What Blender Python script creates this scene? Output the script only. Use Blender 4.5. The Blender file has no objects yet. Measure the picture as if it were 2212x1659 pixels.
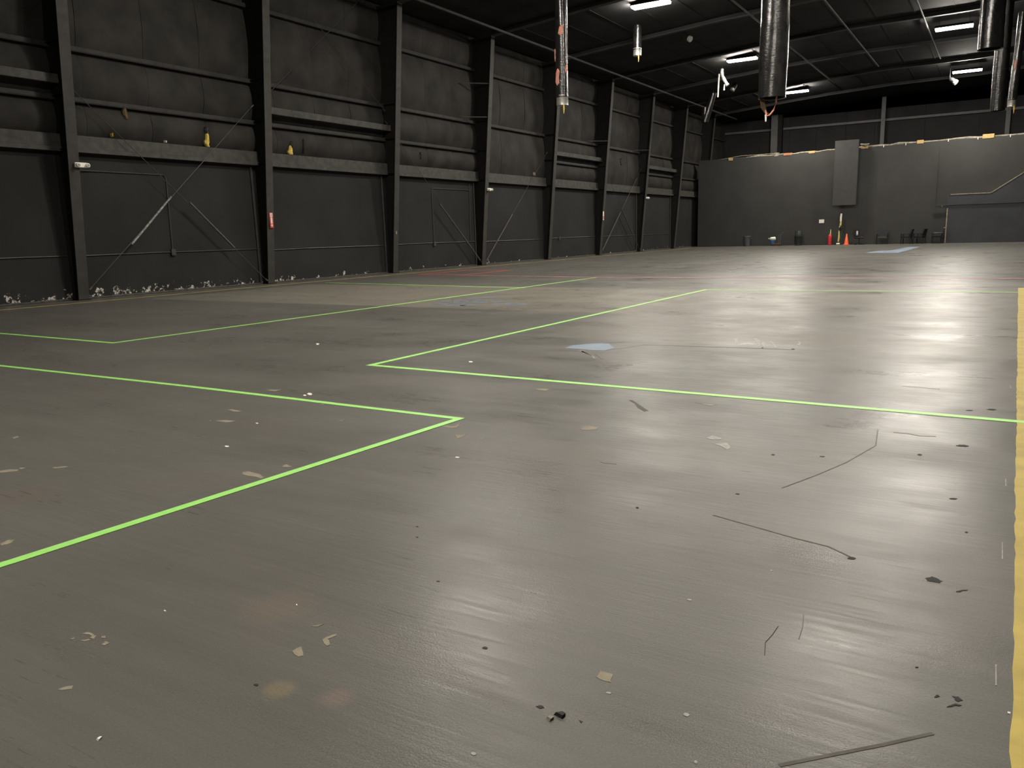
import bpy, math, random
from mathutils import Vector, Matrix
random.seed(7)
PI = math.pi
scene = bpy.context.scene
COL = scene.collection

# ------------------------------------------------------------------ camera
cam_data = bpy.data.cameras.new('camera')
cam = bpy.data.objects.new('camera', cam_data); COL.objects.link(cam)
YAW, PITCH, ROLL, CX, CH = 0.5519, 0.1879, -0.0276, 19.9302, 1.354
cam_data.sensor_fit = 'HORIZONTAL'; cam_data.sensor_width = 36.0
cam_data.lens = 1709.76 * 36.0 / 2212.0
cam_data.clip_start = 0.05; cam_data.clip_end = 300
_f = Vector((-math.sin(YAW)*math.cos(PITCH), math.cos(YAW)*math.cos(PITCH), -math.sin(PITCH)))
_r = Vector((math.cos(YAW), math.sin(YAW), 0)); _u = _r.cross(_f)
_r2 = _r*math.cos(ROLL) + _u*math.sin(ROLL); _u2 = _u*math.cos(ROLL) - _r*math.sin(ROLL)
cam.matrix_world = Matrix(((_r2.x, _u2.x, -_f.x, CX), (_r2.y, _u2.y, -_f.y, 0), (_r2.z, _u2.z, -_f.z, CH), (0, 0, 0, 1)))
scene.camera = cam

# ------------------------------------------------------------------ world, exposure, lamp strength
world = bpy.data.worlds.new('world'); scene.world = world; world.use_nodes = True
world.node_tree.nodes['Background'].inputs[0].default_value = (0.02, 0.02, 0.02, 1)
world.node_tree.nodes['Background'].inputs[1].default_value = 0.0
scene.view_settings.view_transform = 'Standard'; scene.view_settings.look = 'None'
scene.view_settings.gamma = 1.0; scene.view_settings.use_curve_mapping = False
scene.view_settings.exposure = 0.0
LAMP = 425.0                       # radiance of the lamp diffusers
LAMP_COLOR = (1.0, 0.93, 0.83, 1)
LAMPS_BEHIND = [(17.30, 30.8, 'right-row lamp out of view above the photo, nearest to the lit right lamps'), (17.2, 18.5, 'right-row lamp out of view over the end of the yellow band'), (9.0, 16.3, 'left-row lamp out of view above the photo, nearer than the lit left lamps'), (17.1, 6.2, 'right-row lamp out of view overhead just ahead of the camera'), (17.1, -6.0, 'right-row lamp out of view behind the camera')]

# ------------------------------------------------------------------ mesh helpers
class MB:
    def __init__(s): s.v = []; s.f = []; s.m = []; s.mats = []
    def mi(s, m):
        if m not in s.mats: s.mats.append(m)
        return s.mats.index(m)
    def add(s, vs, fs, m):
        b = len(s.v); s.v += [tuple(v) for v in vs]; k = s.mi(m)
        for f in fs: s.f.append([b+i for i in f]); s.m.append(k)
        return s
    def box(s, a, b, m):
        x0, y0, z0 = a; x1, y1, z1 = b
        return s.add([(x0,y0,z0),(x1,y0,z0),(x1,y1,z0),(x0,y1,z0),(x0,y0,z1),(x1,y0,z1),(x1,y1,z1),(x0,y1,z1)],
              [(0,3,2,1),(4,5,6,7),(0,1,5,4),(1,2,6,5),(2,3,7,6),(3,0,4,7)], m)
    def bbox(s, a, b, m, c=0.01):
        """box with chamfered vertical and horizontal edges"""
        x0,y0,z0 = a; x1,y1,z1 = b
        ring = lambda i, z: [(x0+i+c,y0+i,z),(x1-i-c,y0+i,z),(x1-i,y0+i+c,z),(x1-i,y1-i-c,z),(x1-i-c,y1-i,z),(x0+i+c,y1-i,z),(x0+i,y1-i-c,z),(x0+i,y0+i+c,z)]
        return s.rings([ring(c,z0), ring(0,z0+c), ring(0,z1-c), ring(c,z1)], m)
    def rings(s, rs, m, caps=True):
        n = len(rs[0]); vs = [p for r in rs for p in r]; fs = []
        for k in range(len(rs)-1):
            for i in range(n):
                j = (i+1) % n
                fs.append((k*n+i, k*n+j, (k+1)*n+j, (k+1)*n+i))
        if caps: fs.append(tuple(reversed(range(n)))); fs.append(tuple((len(rs)-1)*n+i for i in range(n)))
        return s.add(vs, fs, m)
    def tube(s, pts, r, m, n=8, caps=True):
        pts = [Vector(p) for p in pts]; rr = r if isinstance(r, (list, tuple)) else [r]*len(pts); rs = []
        for i, p in enumerate(pts):
            d = (pts[min(i+1,len(pts)-1)] - pts[max(i-1,0)]).normalized()
            up = Vector((0,0,1)) if abs(d.z) < .9 else Vector((1,0,0))
            a = d.cross(up).normalized(); b = d.cross(a).normalized()
            rs.append([p + (a*math.cos(2*PI*k/n) + b*math.sin(2*PI*k/n))*rr[i] for k in range(n)])
        return s.rings([list(reversed(r_)) for r_ in rs], m, caps)
    def lathe(s, prof, c, m, n=16):
        return s.rings([[(c[0]+r*math.cos(2*PI*k/n), c[1]+r*math.sin(2*PI*k/n), c[2]+z) for k in range(n)] for r, z in prof], m)
    def prism(s, poly, axis, a, b, m):
        """poly in the plane across axis ('x': (y,z), 'y': (x,z), 'z': (x,y)) swept from a to b"""
        f = {'x': lambda p, t: (t, p[0], p[1]), 'y': lambda p, t: (p[0], t, p[1]), 'z': lambda p, t: (p[0], p[1], t)}[axis]
        n = len(poly); vs = [f(p, a) for p in poly] + [f(p, b) for p in poly]
        fs = [tuple(range(n)), tuple(reversed(range(n, 2*n)))] + [(i, i+n, (i+1) % n + n, (i+1) % n) for i in range(n)]
        return s.add(vs, fs, m)
    def plate(s, p0, p1, p2, p3, t, m):
        """quad given by four corners, thickened by t along its normal (both ways)"""
        P = [Vector(p) for p in (p0,p1,p2,p3)]; n = (P[1]-P[0]).cross(P[3]-P[0]).normalized()*t/2
        return s.add([p-n for p in P]+[p+n for p in P], [(3,2,1,0),(4,5,6,7),(0,1,5,4),(1,2,6,5),(2,3,7,6),(3,0,4,7)], m)
    def build(s, name, parent=None, smooth=False, **kw):
        me = bpy.data.meshes.new(name); me.from_pydata(s.v, [], s.f)
        for m in s.mats: me.materials.append(m)
        me.polygons.foreach_set('material_index', s.m)
        me.update()
        import bmesh
        bm = bmesh.new(); bm.from_mesh(me); bmesh.ops.recalc_face_normals(bm, faces=bm.faces); bm.to_mesh(me); bm.free()
        if smooth:
            me.polygons.foreach_set('use_smooth', [True]*len(me.polygons))
            try: me.set_sharp_from_angle(angle=math.radians(40))
            except Exception: pass
        o = bpy.data.objects.new(name, me); COL.objects.link(o)
        if parent: o.parent = parent
        for k, v in kw.items(): o[k] = v
        return o

def thing(name, label, category, loc=(0,0,0), rz=0, group=None):
    o = bpy.data.objects.new(name, None); COL.objects.link(o); o.empty_display_size = .2
    o.location = loc; o.rotation_euler = (0,0,rz); o['label'] = label; o['category'] = category
    if group: o['group'] = group
    return o
def copy_tree(src, loc, rz, label, group=None):
    r = src.copy(); COL.objects.link(r); r.location = loc; r.rotation_euler = (0,0,rz); r['label'] = label
    if group: r['group'] = group
    for ch in list(src.children):
        c = ch.copy(); COL.objects.link(c); c.parent = r
        for g in list(ch.children):
            d = g.copy(); COL.objects.link(d); d.parent = c
    return r
def duplicate_part(o, parent):
    c = o.copy(); COL.objects.link(c); c.parent = parent; return c

# ------------------------------------------------------------------ materials
def new_mat(name):
    m = bpy.data.materials.new(name); m.use_nodes = True; nt = m.node_tree
    return m, nt, nt.nodes['Principled BSDF']
def N(nt, t, **kw):
    n = nt.nodes.new(t)
    for k, v in kw.items():
        if k.startswith('i_'): n.inputs[int(k[2:])].default_value = v
        else: setattr(n, k, v)
    return n
def math_node(nt, op, a, b=None, clamp=False):
    n = nt.nodes.new('ShaderNodeMath'); n.operation = op; n.use_clamp = clamp
    for i, x in enumerate((a, b)):
        if x is None: continue
        if hasattr(x, 'is_output'): nt.links.new(x, n.inputs[i])
        else: n.inputs[i].default_value = x
    return n.outputs[0]
def maprange(nt, x, a, b, c=0., d=1.):
    n = nt.nodes.new('ShaderNodeMapRange'); n.clamp = True
    nt.links.new(x, n.inputs[0])
    for i, v in enumerate((a, b, c, d)): n.inputs[i+1].default_value = v
    return n.outputs[0]
def mixcol(nt, f, a, b, mode='MIX'):
    n = nt.nodes.new('ShaderNodeMix'); n.data_type = 'RGBA'; n.blend_type = mode
    for s, x in ((n.inputs[0], f), (n.inputs[6], a), (n.inputs[7], b)):
        if hasattr(x, 'is_output'): nt.links.new(x, s)
        elif isinstance(x, (int, float)): s.default_value = x
        else: s.default_value = (*x[:3], 1)
    return n.outputs[2]
def coords(nt, scale=(1,1,1), rot=0.0, kind='Object'):
    tc = nt.nodes.new('ShaderNodeTexCoord'); mp = nt.nodes.new('ShaderNodeMapping')
    mp.inputs['Rotation'].default_value = (0,0,rot); mp.inputs['Scale'].default_value = scale
    nt.links.new(tc.outputs[kind], mp.inputs[0]); return mp.outputs[0]
def noise(nt, vec, scale, detail=3., rough=.55):
    n = nt.nodes.new('ShaderNodeTexNoise'); n.inputs['Scale'].default_value = scale
    n.inputs['Detail'].default_value = detail; n.inputs['Roughness'].default_value = rough
    nt.links.new(vec, n.inputs['Vector']); return n.outputs[0]
def bump(nt, bsdf, h, strength=.3, dist=.01):
    b = nt.nodes.new('ShaderNodeBump'); b.inputs['Strength'].default_value = strength; b.inputs['Distance'].default_value = dist
    nt.links.new(h, b.inputs['Height']); nt.links.new(b.outputs[0], bsdf.inputs['Normal'])
def simple(name, col, rough=.6, metal=0., var=.25, scale=6., bmp=.0, spec=.5):
    m, nt, b = new_mat(name); v = coords(nt); n = noise(nt, v, scale, 4.)
    c = mixcol(nt, maprange(nt, n, .3, .7), [x*(1-var) for x in col], [min(1, x*(1+var)) for x in col])
    nt.links.new(c, b.inputs['Base Color']); b.inputs['Roughness'].default_value = rough; b.inputs['Metallic'].default_value = metal
    b.inputs['Specular IOR Level'].default_value = spec
    if bmp: bump(nt, b, noise(nt, v, scale*8, 3.), bmp, .005)
    return m

def floor_material():
    m, nt, b = new_mat('worn_grey_floor_paint')
    tc = nt.nodes.new('ShaderNodeTexCoord'); sep = nt.nodes.new('ShaderNodeSeparateXYZ'); nt.links.new(tc.outputs['Object'], sep.inputs[0])
    X, Y = sep.outputs[0], sep.outputs[1]
    v = coords(nt)
    streak = noise(nt, coords(nt, (.35, 5., 1), -.80), 1.6, 5., .6)       # broom and roller strokes
    fine = noise(nt, coords(nt, (1.2, 22., 1), -.72), 2.0, 4., .6)
    big = noise(nt, v, .22, 4., .55)
    mid = noise(nt, v, 1.1, 5., .6)
    scuff = noise(nt, v, 7.0, 6., .7)
    grain = noise(nt, v, 140., 2., .5)
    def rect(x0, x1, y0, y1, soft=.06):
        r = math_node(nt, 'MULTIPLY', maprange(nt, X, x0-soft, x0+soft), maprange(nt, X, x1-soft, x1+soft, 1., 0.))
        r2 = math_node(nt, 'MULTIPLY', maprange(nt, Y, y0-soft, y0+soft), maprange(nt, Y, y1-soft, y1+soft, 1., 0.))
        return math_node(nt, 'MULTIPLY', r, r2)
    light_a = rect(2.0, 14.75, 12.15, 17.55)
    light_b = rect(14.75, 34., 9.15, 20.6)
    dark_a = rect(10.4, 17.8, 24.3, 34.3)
    c = mixcol(nt, maprange(nt, big, .35, .65), FLOOR_DARK, FLOOR_MID)
    c = mixcol(nt, maprange(nt, streak, .42, .72, 0., .35), c, FLOOR_LIGHT)
    c = mixcol(nt, maprange(nt, mid, .55, .75, 0., .4), c, (.115, .100, .083))
    c = mixcol(nt, math_node(nt, 'MULTIPLY', maprange(nt, scuff, .66, .74), .35), c, (.12, .11, .095))
    scr = noise(nt, coords(nt, (3., 34., 1), -.45), 1.3, 4., .65)
    scm = math_node(nt, 'MULTIPLY', maprange(nt, scr, .66, .72), maprange(nt, noise(nt, v, .8, 3.), .5, .62))
    c = mixcol(nt, math_node(nt, 'MULTIPLY', scm, .45), c, (.26, .25, .225))
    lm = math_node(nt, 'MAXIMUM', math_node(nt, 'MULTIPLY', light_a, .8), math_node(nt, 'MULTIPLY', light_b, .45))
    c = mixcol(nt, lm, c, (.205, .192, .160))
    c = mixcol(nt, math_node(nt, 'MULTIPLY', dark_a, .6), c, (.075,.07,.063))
    for (sx, sy, rad, col, a) in ((18.14,1.50,.05,(.21,.175,.105),.6), (18.33,1.55,.055,(.20,.150,.125),.55), (17.71,1.89,.13,(.17,.138,.108),.5), (15.42,2.17,.18,(.15,.12,.10),.4), (18.0,9.9,.8,(.11,.085,.06),.4)):
        d = math_node(nt, 'SQRT', math_node(nt, 'ADD', math_node(nt, 'POWER', math_node(nt, 'SUBTRACT', X, sx), 2.), math_node(nt, 'POWER', math_node(nt, 'SUBTRACT', Y, sy), 2.)))
        d = math_node(nt, 'ADD', d, math_node(nt, 'MULTIPLY', math_node(nt, 'SUBTRACT', scuff, .5), rad))
        c = mixcol(nt, maprange(nt, d, rad*.5, rad*1.2, a, 0.), c, col)
    c = mixcol(nt, maprange(nt, grain, .3, .7, 0., .25), c, (.03, .028, .026))
    nt.links.new(c, b.inputs['Base Color'])
    r = math_node(nt, 'ADD', FLOOR_ROUGH, math_node(nt, 'MULTIPLY', math_node(nt, 'SUBTRACT', streak, .5), .12))
    r = math_node(nt, 'ADD', r, math_node(nt, 'MULTIPLY', math_node(nt, 'SUBTRACT', mid, .5), .40))
    blot = noise(nt, coords(nt, (.6, 1.6, 1), -.8), .75, 4., .6)
    r = math_node(nt, 'ADD', r, math_node(nt, 'MULTIPLY', math_node(nt, 'SUBTRACT', blot, .5), .42))
    r = math_node(nt, 'ADD', r, math_node(nt, 'MULTIPLY', math_node(nt, 'SUBTRACT', fine, .5), .36))
    nt.links.new(maprange(nt, r, .25, .64, .27, .64), b.inputs['Roughness']); b.inputs['Specular IOR Level'].default_value = FLOOR_SPEC
    h = math_node(nt, 'ADD', math_node(nt, 'MULTIPLY', fine, .55), math_node(nt, 'MULTIPLY', grain, .35))
    h = math_node(nt, 'ADD', h, math_node(nt, 'MULTIPLY', scuff, 1.1))
    bump(nt, b, h, .40, .004)
    return m

def lower_wall_material():
    """black painted board; near the floor the paint has flaked off to the pale board"""
    m, nt, b = new_mat('flaking_black_wall_paint')
    tc = nt.nodes.new('ShaderNodeTexCoord'); sep = nt.nodes.new('ShaderNodeSeparateXYZ'); nt.links.new(tc.outputs['Object'], sep.inputs[0])
    Y, Z = sep.outputs[1], sep.outputs[2]
    v = coords(nt); n1 = noise(nt, v, 3.2, 6., .72); n2 = noise(nt, v, .6, 2.); g = noise(nt, v, 60., 3.)
    c = mixcol(nt, maprange(nt, n2, .3, .7), WALL_A, WALL_B)
    hz = math_node(nt, 'ADD', maprange(nt, Z, .0, .5, 0., .26), maprange(nt, Y, 15.5, 22., 0., .09))   # flaking reaches knee height, less far along
    edge = math_node(nt, 'SUBTRACT', n1, hz)
    flake = math_node(nt, 'MULTIPLY', maprange(nt, edge, .45, .47), maprange(nt, edge, .54, .56, 1., .2))
    flake = math_node(nt, 'MULTIPLY', flake, maprange(nt, Z, .42, .50, 1., 0.))
    flake = math_node(nt, 'MULTIPLY', flake, maprange(nt, noise(nt, v, 11., 4., .65), .49, .57))
    c = mixcol(nt, flake, c, (.62, .59, .52))
    nt.links.new(c, b.inputs['Base Color']); b.inputs['Roughness'].default_value = .75; b.inputs['Specular IOR Level'].default_value = .12
    bump(nt, b, g, .25, .004); return m

FLOOR_DARK, FLOOR_MID, FLOOR_LIGHT = (.108, .105, .093), (.134, .129, .115), (.166, .158, .140)
FLOOR_ROUGH, FLOOR_SPEC = .36, .165
WALL_A, WALL_B = (.022, .022, .0215), (.030, .030, .029)
M_floor = floor_material()
M_lower = lower_wall_material()
M_post = simple('dusty_grey_post_paint', (.115, .113, .112), .6, var=.15, scale=2., spec=.3)
M_insul = simple('black_insulation_facing', (.030, .0288, .0262), .7, var=.35, scale=1.3, bmp=.3, spec=.12)
M_steel = simple('black_painted_steel', (.012, .0118, .011), .6, var=.2, scale=4., bmp=.1, spec=.15)  # darkened so the column webs hold their shade in the colour
M_flange = simple('lit_black_steel', (.046, .0445, .041), .6, var=.2, scale=4., bmp=.15, spec=.2)  # same paint as the webs, coloured lighter for the lit inner flange
M_girtup = simple('black_girt_paint', (.030, .029, .027), .65, var=.3, scale=5., bmp=.2, spec=.2)
M_girt = simple('dusty_girt_paint', (.050, .048, .044), .65, var=.35, scale=5., bmp=.3, spec=.3)
M_roof = simple('black_roof_liner', (.020, .020, .020), .8, var=.3, scale=.8, spec=.2)
M_rafter = simple('black_rafter_paint', (.050, .049, .048), .7, var=.2, scale=2., spec=.3)
M_part = simple('dark_grey_partition_paint', (.036, .036, .034), .7, var=.15, scale=.7, bmp=.2, spec=.3)
M_partlow = simple('blue_black_partition_paint', (.026, .029, .033), .5, var=.2, scale=.9, spec=.4)
M_panel = simple('charcoal_panel_face', (.050, .049, .048), .75, var=.1, scale=3., spec=.3)
M_curb = simple('bare_concrete_sill', (.075, .071, .06), .9, var=.45, scale=9., bmp=.4)
M_green = simple('green_floor_tape', (.33, .72, .17), .5, var=.06, scale=20.)
M_red = simple('red_floor_tape', (.55, .07, .07), .55, var=.25, scale=9.)
M_pink = simple('worn_red_floor_tape', (.36, .13, .13), .55, var=.35, scale=3.)
M_yellow = simple('worn_yellow_line_paint', (.42, .32, .06), .6, var=.18, scale=5., bmp=.2)
M_yline = simple('thin_yellow_line_paint', (.40, .31, .08), .6, var=.3, scale=2.)
M_tan = simple('bare_tan_concrete', (.23, .20, .145), .8, var=.2, scale=25.)
M_pale = simple('pale_plaster_smear', (.29, .275, .25), .7, var=.3, scale=30.)
M_white = simple('white_scrap', (.75, .73, .66), .7, var=.05)
M_dark = simple('dark_floor_pit', (.012, .010, .009), .8, var=.3, scale=40.)
M_residue = simple('grey_tape_residue', (.088, .080, .070), .7, var=.2, scale=30., spec=.15)
M_scuff = simple('dark_scuff_mark', (.084, .079, .070), .6, var=.25, scale=12., spec=.15)
M_blue = simple('blue_floor_paint', (.155, .21, .28), .55, var=.12, scale=4.)
M_bluefaint = simple('faded_blue_floor_paint', (.105, .125, .15), .6, var=.3, scale=6.)
M_brass = simple('yellow_fibreglass_wool', (.62, .46, .10), .9, var=.3, scale=30., bmp=.5)
M_brown = simple('brown_torn_facing', (.10, .065, .03), .8, var=.4, scale=20.)
M_salmon = simple('pink_fibreglass_wool', (.60, .26, .19), .9, var=.25, scale=30., bmp=.5)
def wrap_material():
    m, nt, b = new_mat('glossy_black_duct_wrap'); v = coords(nt, (1,1,.45)); n = noise(nt, v, 7., 5., .6)
    nt.links.new(mixcol(nt, maprange(nt, n, .35, .7), (.008,.008,.008), (.022,.021,.020)), b.inputs['Base Color'])
    b.inputs['Roughness'].default_value = .22; b.inputs['Specular IOR Level'].default_value = .8
    w2 = noise(nt, coords(nt, (1,1,2.2)), 9., 4., .6); bump(nt, b, math_node(nt, 'ADD', n, math_node(nt, 'MULTIPLY', w2, .6)), .45, .018); return m
M_wrap = wrap_material()
M_galv = simple('galvanised_sheet_metal', (.72, .70, .66), .32, metal=.8, var=.25, scale=14., bmp=.2)
M_white_plastic = simple('off_white_plastic', (.92, .90, .82), .5, var=.03)
M_lens = simple('frosted_lamp_lens', (.35, .33, .28), .25, var=.1)
M_signred = simple('red_sign_print', (.50, .035, .03), .5, var=.05)
M_signwhite = simple('white_sign_print', (.75, .68, .60), .5, var=.05)
M_rod = simple('dull_steel_rod', (.060, .058, .053), .5, metal=.3, var=.3, scale=10.)
M_sleeve = simple('scuffed_black_sleeve', (.055, .053, .05), .5, var=.4, scale=8.)
M_sleevew = simple('chipped_pale_sleeve', (.20, .195, .18), .5, var=.75, scale=16.)
M_conduit = simple('black_conduit_paint', (.040, .040, .038), .45, var=.25, scale=6., spec=.5)
M_wood = simple('raw_plywood', (.40, .27, .11), .8, var=.25, scale=8.)
M_brick = simple('reddish_board', (.30, .13, .06), .8, var=.2, scale=8.)
M_wool = simple('grey_insulation_edge', (.17, .155, .12), .9, var=.55, scale=6., bmp=.6)
M_trim = simple('worn_wooden_trim', (.25, .215, .15), .7, var=.4, scale=7.)
M_black = simple('black_plastic', (.008, .008, .008), .45, var=.2)
M_fabric = simple('black_chair_fabric', (.013, .013, .014), .85, var=.2, scale=40.)
M_seat = simple('grey_seat_fabric', (.055, .055, .052), .85, var=.2, scale=40.)
M_bin = simple('grey_bin_plastic', (.055, .058, .062), .5, var=.08)
M_binblack = simple('dark_green_black_plastic', (.014, .018, .016), .35, var=.2)
M_clearbag = simple('grey_green_bag_plastic', (.05, .06, .055), .25, var=.4, scale=9.)
M_redcyl = simple('red_cylinder_paint', (.48, .02, .035), .35, var=.08)
M_ytag = simple('yellow_tag', (.60, .55, .12), .5, var=.1)
M_orange = simple('orange_cone_plastic', (.85, .12, .03), .5, var=.05)
M_bluebkt = simple('blue_bucket_plastic', (.05, .13, .50), .4, var=.1)
M_rust = simple('rust_brown_deck', (.06, .03, .015), .7, var=.3)
M_chrome = simple('grey_metal_tube', (.20, .19, .18), .35, metal=.6, var=.15)
def emit_mat():
    m = bpy.data.materials.new('lamp_diffuser'); m.use_nodes = True; nt = m.node_tree; nt.nodes.clear()
    e = nt.nodes.new('ShaderNodeEmission'); e.inputs[0].default_value = LAMP_COLOR; e.inputs[1].default_value = LAMP
    o = nt.nodes.new('ShaderNodeOutputMaterial'); nt.links.new(e.outputs[0], o.inputs[0]); return m
M_emit = emit_mat()

# ------------------------------------------------------------------ layout (metres): x from the left wall, y along the hall
BAY, C1 = 6.1, 11.44
X1, Y0, YEND, YP = 34.0, -12.0, 66.2, 58.4
cy = lambda k: C1 + BAY*(k-1)                       # centre of column k
fl = lambda z: .32 + .089*z                         # depth of the tapered column at height z
LOW = [(-.5,9.46),(1.15,9.46),(5,9.78),(9,10.08),(13,10.28),(18,10.32),(26,10.72),(X1+.3,10.5)]      # underside of the roof beams
def under(x):                                       # underside of the black roof liner
    for (a, p), (c, q) in zip(LOW[:-1], LOW[1:]):
        if x <= c: return p + (q-p)*(x-a)/(c-a) + .18
    return LOW[-1][1]+.18
zr = lambda x: under(x)-.22

# ------------------------------------------------------------------ floor
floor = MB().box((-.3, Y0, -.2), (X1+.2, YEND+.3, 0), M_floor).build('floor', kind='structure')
def area(p): return sum(p[i][0]*p[(i+1) % len(p)][1] - p[(i+1) % len(p)][0]*p[i][1] for i in range(len(p)))
def flat(name, poly, z, mat, parent=floor):
    if area(poly) < 0: poly = poly[::-1]
    return MB().prism(poly, 'z', z, .0002, mat).build(name, parent)
def ribbon(pts, w, z, mat, mb=None):
    mb = mb or MB(); pts = [Vector((*p, 0)) for p in pts]; L = []; R = []
    for i, p in enumerate(pts):
        d0 = (p-pts[i-1]).normalized() if i else (pts[1]-p).normalized()
        d1 = (pts[i+1]-p).normalized() if i < len(pts)-1 else d0
        t = (d0+d1).normalized() if (d0+d1).length > .2 else d0
        n = Vector((-t.y, t.x, 0)); s = min(1/max(.3, n.dot(Vector((-d0.y, d0.x, 0)))), 2.5)
        L.append(p+n*w/2*s); R.append(p-n*w/2*s)
    for i in range(len(pts)-1):
        mb.prism([(R[i].x,R[i].y),(R[i+1].x,R[i+1].y),(L[i+1].x,L[i+1].y),(L[i].x,L[i].y)], 'z', z, .0003, mat)
    return mb
def rough(poly, amp):                                # broken outline for flaked paint
    out = []
    for i, a in enumerate(poly):
        b = poly[(i+1) % len(poly)]; out.append(tuple(a)); L = math.hypot(b[0]-a[0], b[1]-a[1])
        for t in (.33, .67):
            out.append((a[0]+(b[0]-a[0])*t+random.uniform(-1,1)*L*amp, a[1]+(b[1]-a[1])*t+random.uniform(-1,1)*L*amp))
    return out
TAN_=[[[16.173,3.018],[16.181,3.048],[16.303,3.037],[16.372,3.007],[16.38,2.975],[16.206,2.99]],[[16.287,3.227],[16.283,3.257],[16.358,3.234],[16.314,3.201]],[[14.87,3.853],[14.92,3.907],[15.027,3.914],[14.992,3.856]],[[14.637,4.17],[14.642,4.199],[14.797,4.175],[14.74,4.143]],[[14.809,3.825],[14.827,3.852],[14.856,3.829]],[[13.934,2.84],[13.899,2.886],[13.935,2.882],[13.973,2.832]],[[14.761,2.339],[14.769,2.394],[14.84,2.417],[14.865,2.394],[14.788,2.325]],[[14.798,2.444],[14.841,2.465],[14.839,2.432]],[[14.994,2.54],[15.047,2.602],[15.076,2.596],[15.027,2.54]],[[16.061,1.71],[16.038,1.755],[16.066,1.775],[16.094,1.738],[16.087,1.705]],[[17.248,1.402],[17.252,1.418],[17.276,1.422],[17.31,1.418],[17.322,1.401],[17.301,1.398],[17.296,1.411],[17.269,1.411]],[[17.292,1.37],[17.306,1.392],[17.32,1.392],[17.306,1.374]],[[17.252,1.358],[17.247,1.381],[17.26,1.365]],[[17.327,1.425],[17.337,1.434],[17.352,1.425],[17.34,1.419]],[[17.384,1.39],[17.374,1.411],[17.399,1.411],[17.4,1.392]],[[17.934,1.835],[17.963,1.868],[17.958,1.844]],[[15.762,4.255],[15.765,4.328],[15.794,4.269]],[[14.245,4.913],[14.367,4.983],[14.377,4.894]],[[15.167,4.647],[15.201,4.69],[15.226,4.645]],[[16.517,5.93],[16.566,5.993],[16.628,5.979],[16.641,5.903],[16.59,5.905]],[[17.517,4.813],[17.519,4.927],[17.612,4.916],[17.62,4.84],[17.553,4.793]],[[16.559,4.484],[16.669,4.497],[16.637,4.622],[16.7,4.473],[16.645,4.447]],[[16.796,4.307],[16.86,4.307],[16.872,4.364],[16.886,4.269],[16.881,4.227]],[[17.028,4.292],[17.044,4.324],[17.057,4.258]],[[17.957,5.951],[18.045,5.95],[18.125,5.959],[18.102,5.896]],[[17.529,1.159],[17.534,1.18],[17.551,1.195],[17.566,1.182],[17.547,1.165]],[[18.003,1.677],[18.003,1.701],[18.008,1.716],[18.059,1.675],[18.049,1.663],[18.027,1.667]],[[18.038,1.783],[18.037,1.802],[18.052,1.836],[18.061,1.83],[18.052,1.796],[18.088,1.771],[18.082,1.761]],[[18.96,2.025],[18.958,2.061],[18.999,2.063],[19.012,2.019],[18.973,2.02]],[[18.927,1.763],[18.93,1.776],[18.947,1.773],[18.943,1.756]]]
PALE_=[[[18.371,4.955],[18.389,5.021],[18.461,4.988],[18.459,4.94],[18.408,4.925]],[[18.458,4.834],[18.528,4.89],[18.57,4.799],[18.571,4.726],[18.514,4.794]],[[17.173,9.746],[17.229,9.766],[17.397,9.249],[17.398,9.121],[17.291,9.41]],[[17.403,9.828],[17.431,9.838],[17.651,9.215],[17.634,9.183]],[[17.583,9.517],[17.607,9.525],[17.726,9.143],[17.704,9.134]],[[17.647,9.607],[17.678,9.619],[17.849,9.139],[17.823,9.129]],[[17.943,9.742],[17.959,9.748],[18.035,9.358]],[[19.031,2.656],[19.033,2.665],[19.041,2.668],[19.048,2.664],[19.046,2.656],[19.038,2.654]],[[19.021,1.96],[19.023,1.967],[19.031,1.97],[19.038,1.968],[19.036,1.961],[19.028,1.959]],[[19.258,1.967],[19.259,1.977],[19.267,1.98],[19.275,1.975],[19.273,1.965],[19.265,1.964]],[[18.828,1.53],[18.827,1.538],[18.834,1.54],[18.842,1.537],[18.842,1.53],[18.835,1.528]],[[19.351,1.784],[19.351,1.792],[19.355,1.793],[19.36,1.789],[19.36,1.781],[19.355,1.781]],[[15.816,8.184],[15.87,8.162],[16.25,7.714],[16.258,7.655]]]
WHITE_=[[[14.753,4.927],[14.725,4.971],[14.753,4.972],[14.803,4.943],[14.827,4.903],[14.795,4.906]],[[15.227,3.935],[15.219,3.949],[15.232,3.952],[15.25,3.944],[15.256,3.931],[15.243,3.93]],[[17.351,1.656],[17.348,1.66],[17.352,1.661],[17.359,1.66],[17.362,1.655],[17.356,1.655]],[[17.759,1.929],[17.757,1.934],[17.76,1.934],[17.765,1.931],[17.768,1.927],[17.764,1.927]],[[17.136,3.841],[17.133,3.857],[17.147,3.86],[17.163,3.853],[17.164,3.839],[17.15,3.836]],[[17.879,1.07],[17.877,1.081],[17.884,1.086],[17.891,1.07]],[[15.091,6.972],[15.077,7.015],[15.104,7.016],[15.141,6.987],[15.152,6.948],[15.123,6.951]],[[14.765,4.867],[14.749,4.893],[14.766,4.894],[14.795,4.878],[14.808,4.855],[14.789,4.856]],[[15.571,3.373],[15.564,3.389],[15.58,3.393],[15.602,3.386],[15.608,3.372],[15.59,3.369]],[[12.314,7.477],[12.357,7.493],[12.445,7.387],[12.421,7.378]],[[19.237,3.057],[19.238,3.061],[19.242,3.062],[19.245,3.061],[19.244,3.057],[19.24,3.056]],[[20.042,2.417],[20.049,2.417],[20.048,2.408],[20.042,2.409]]]
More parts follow.
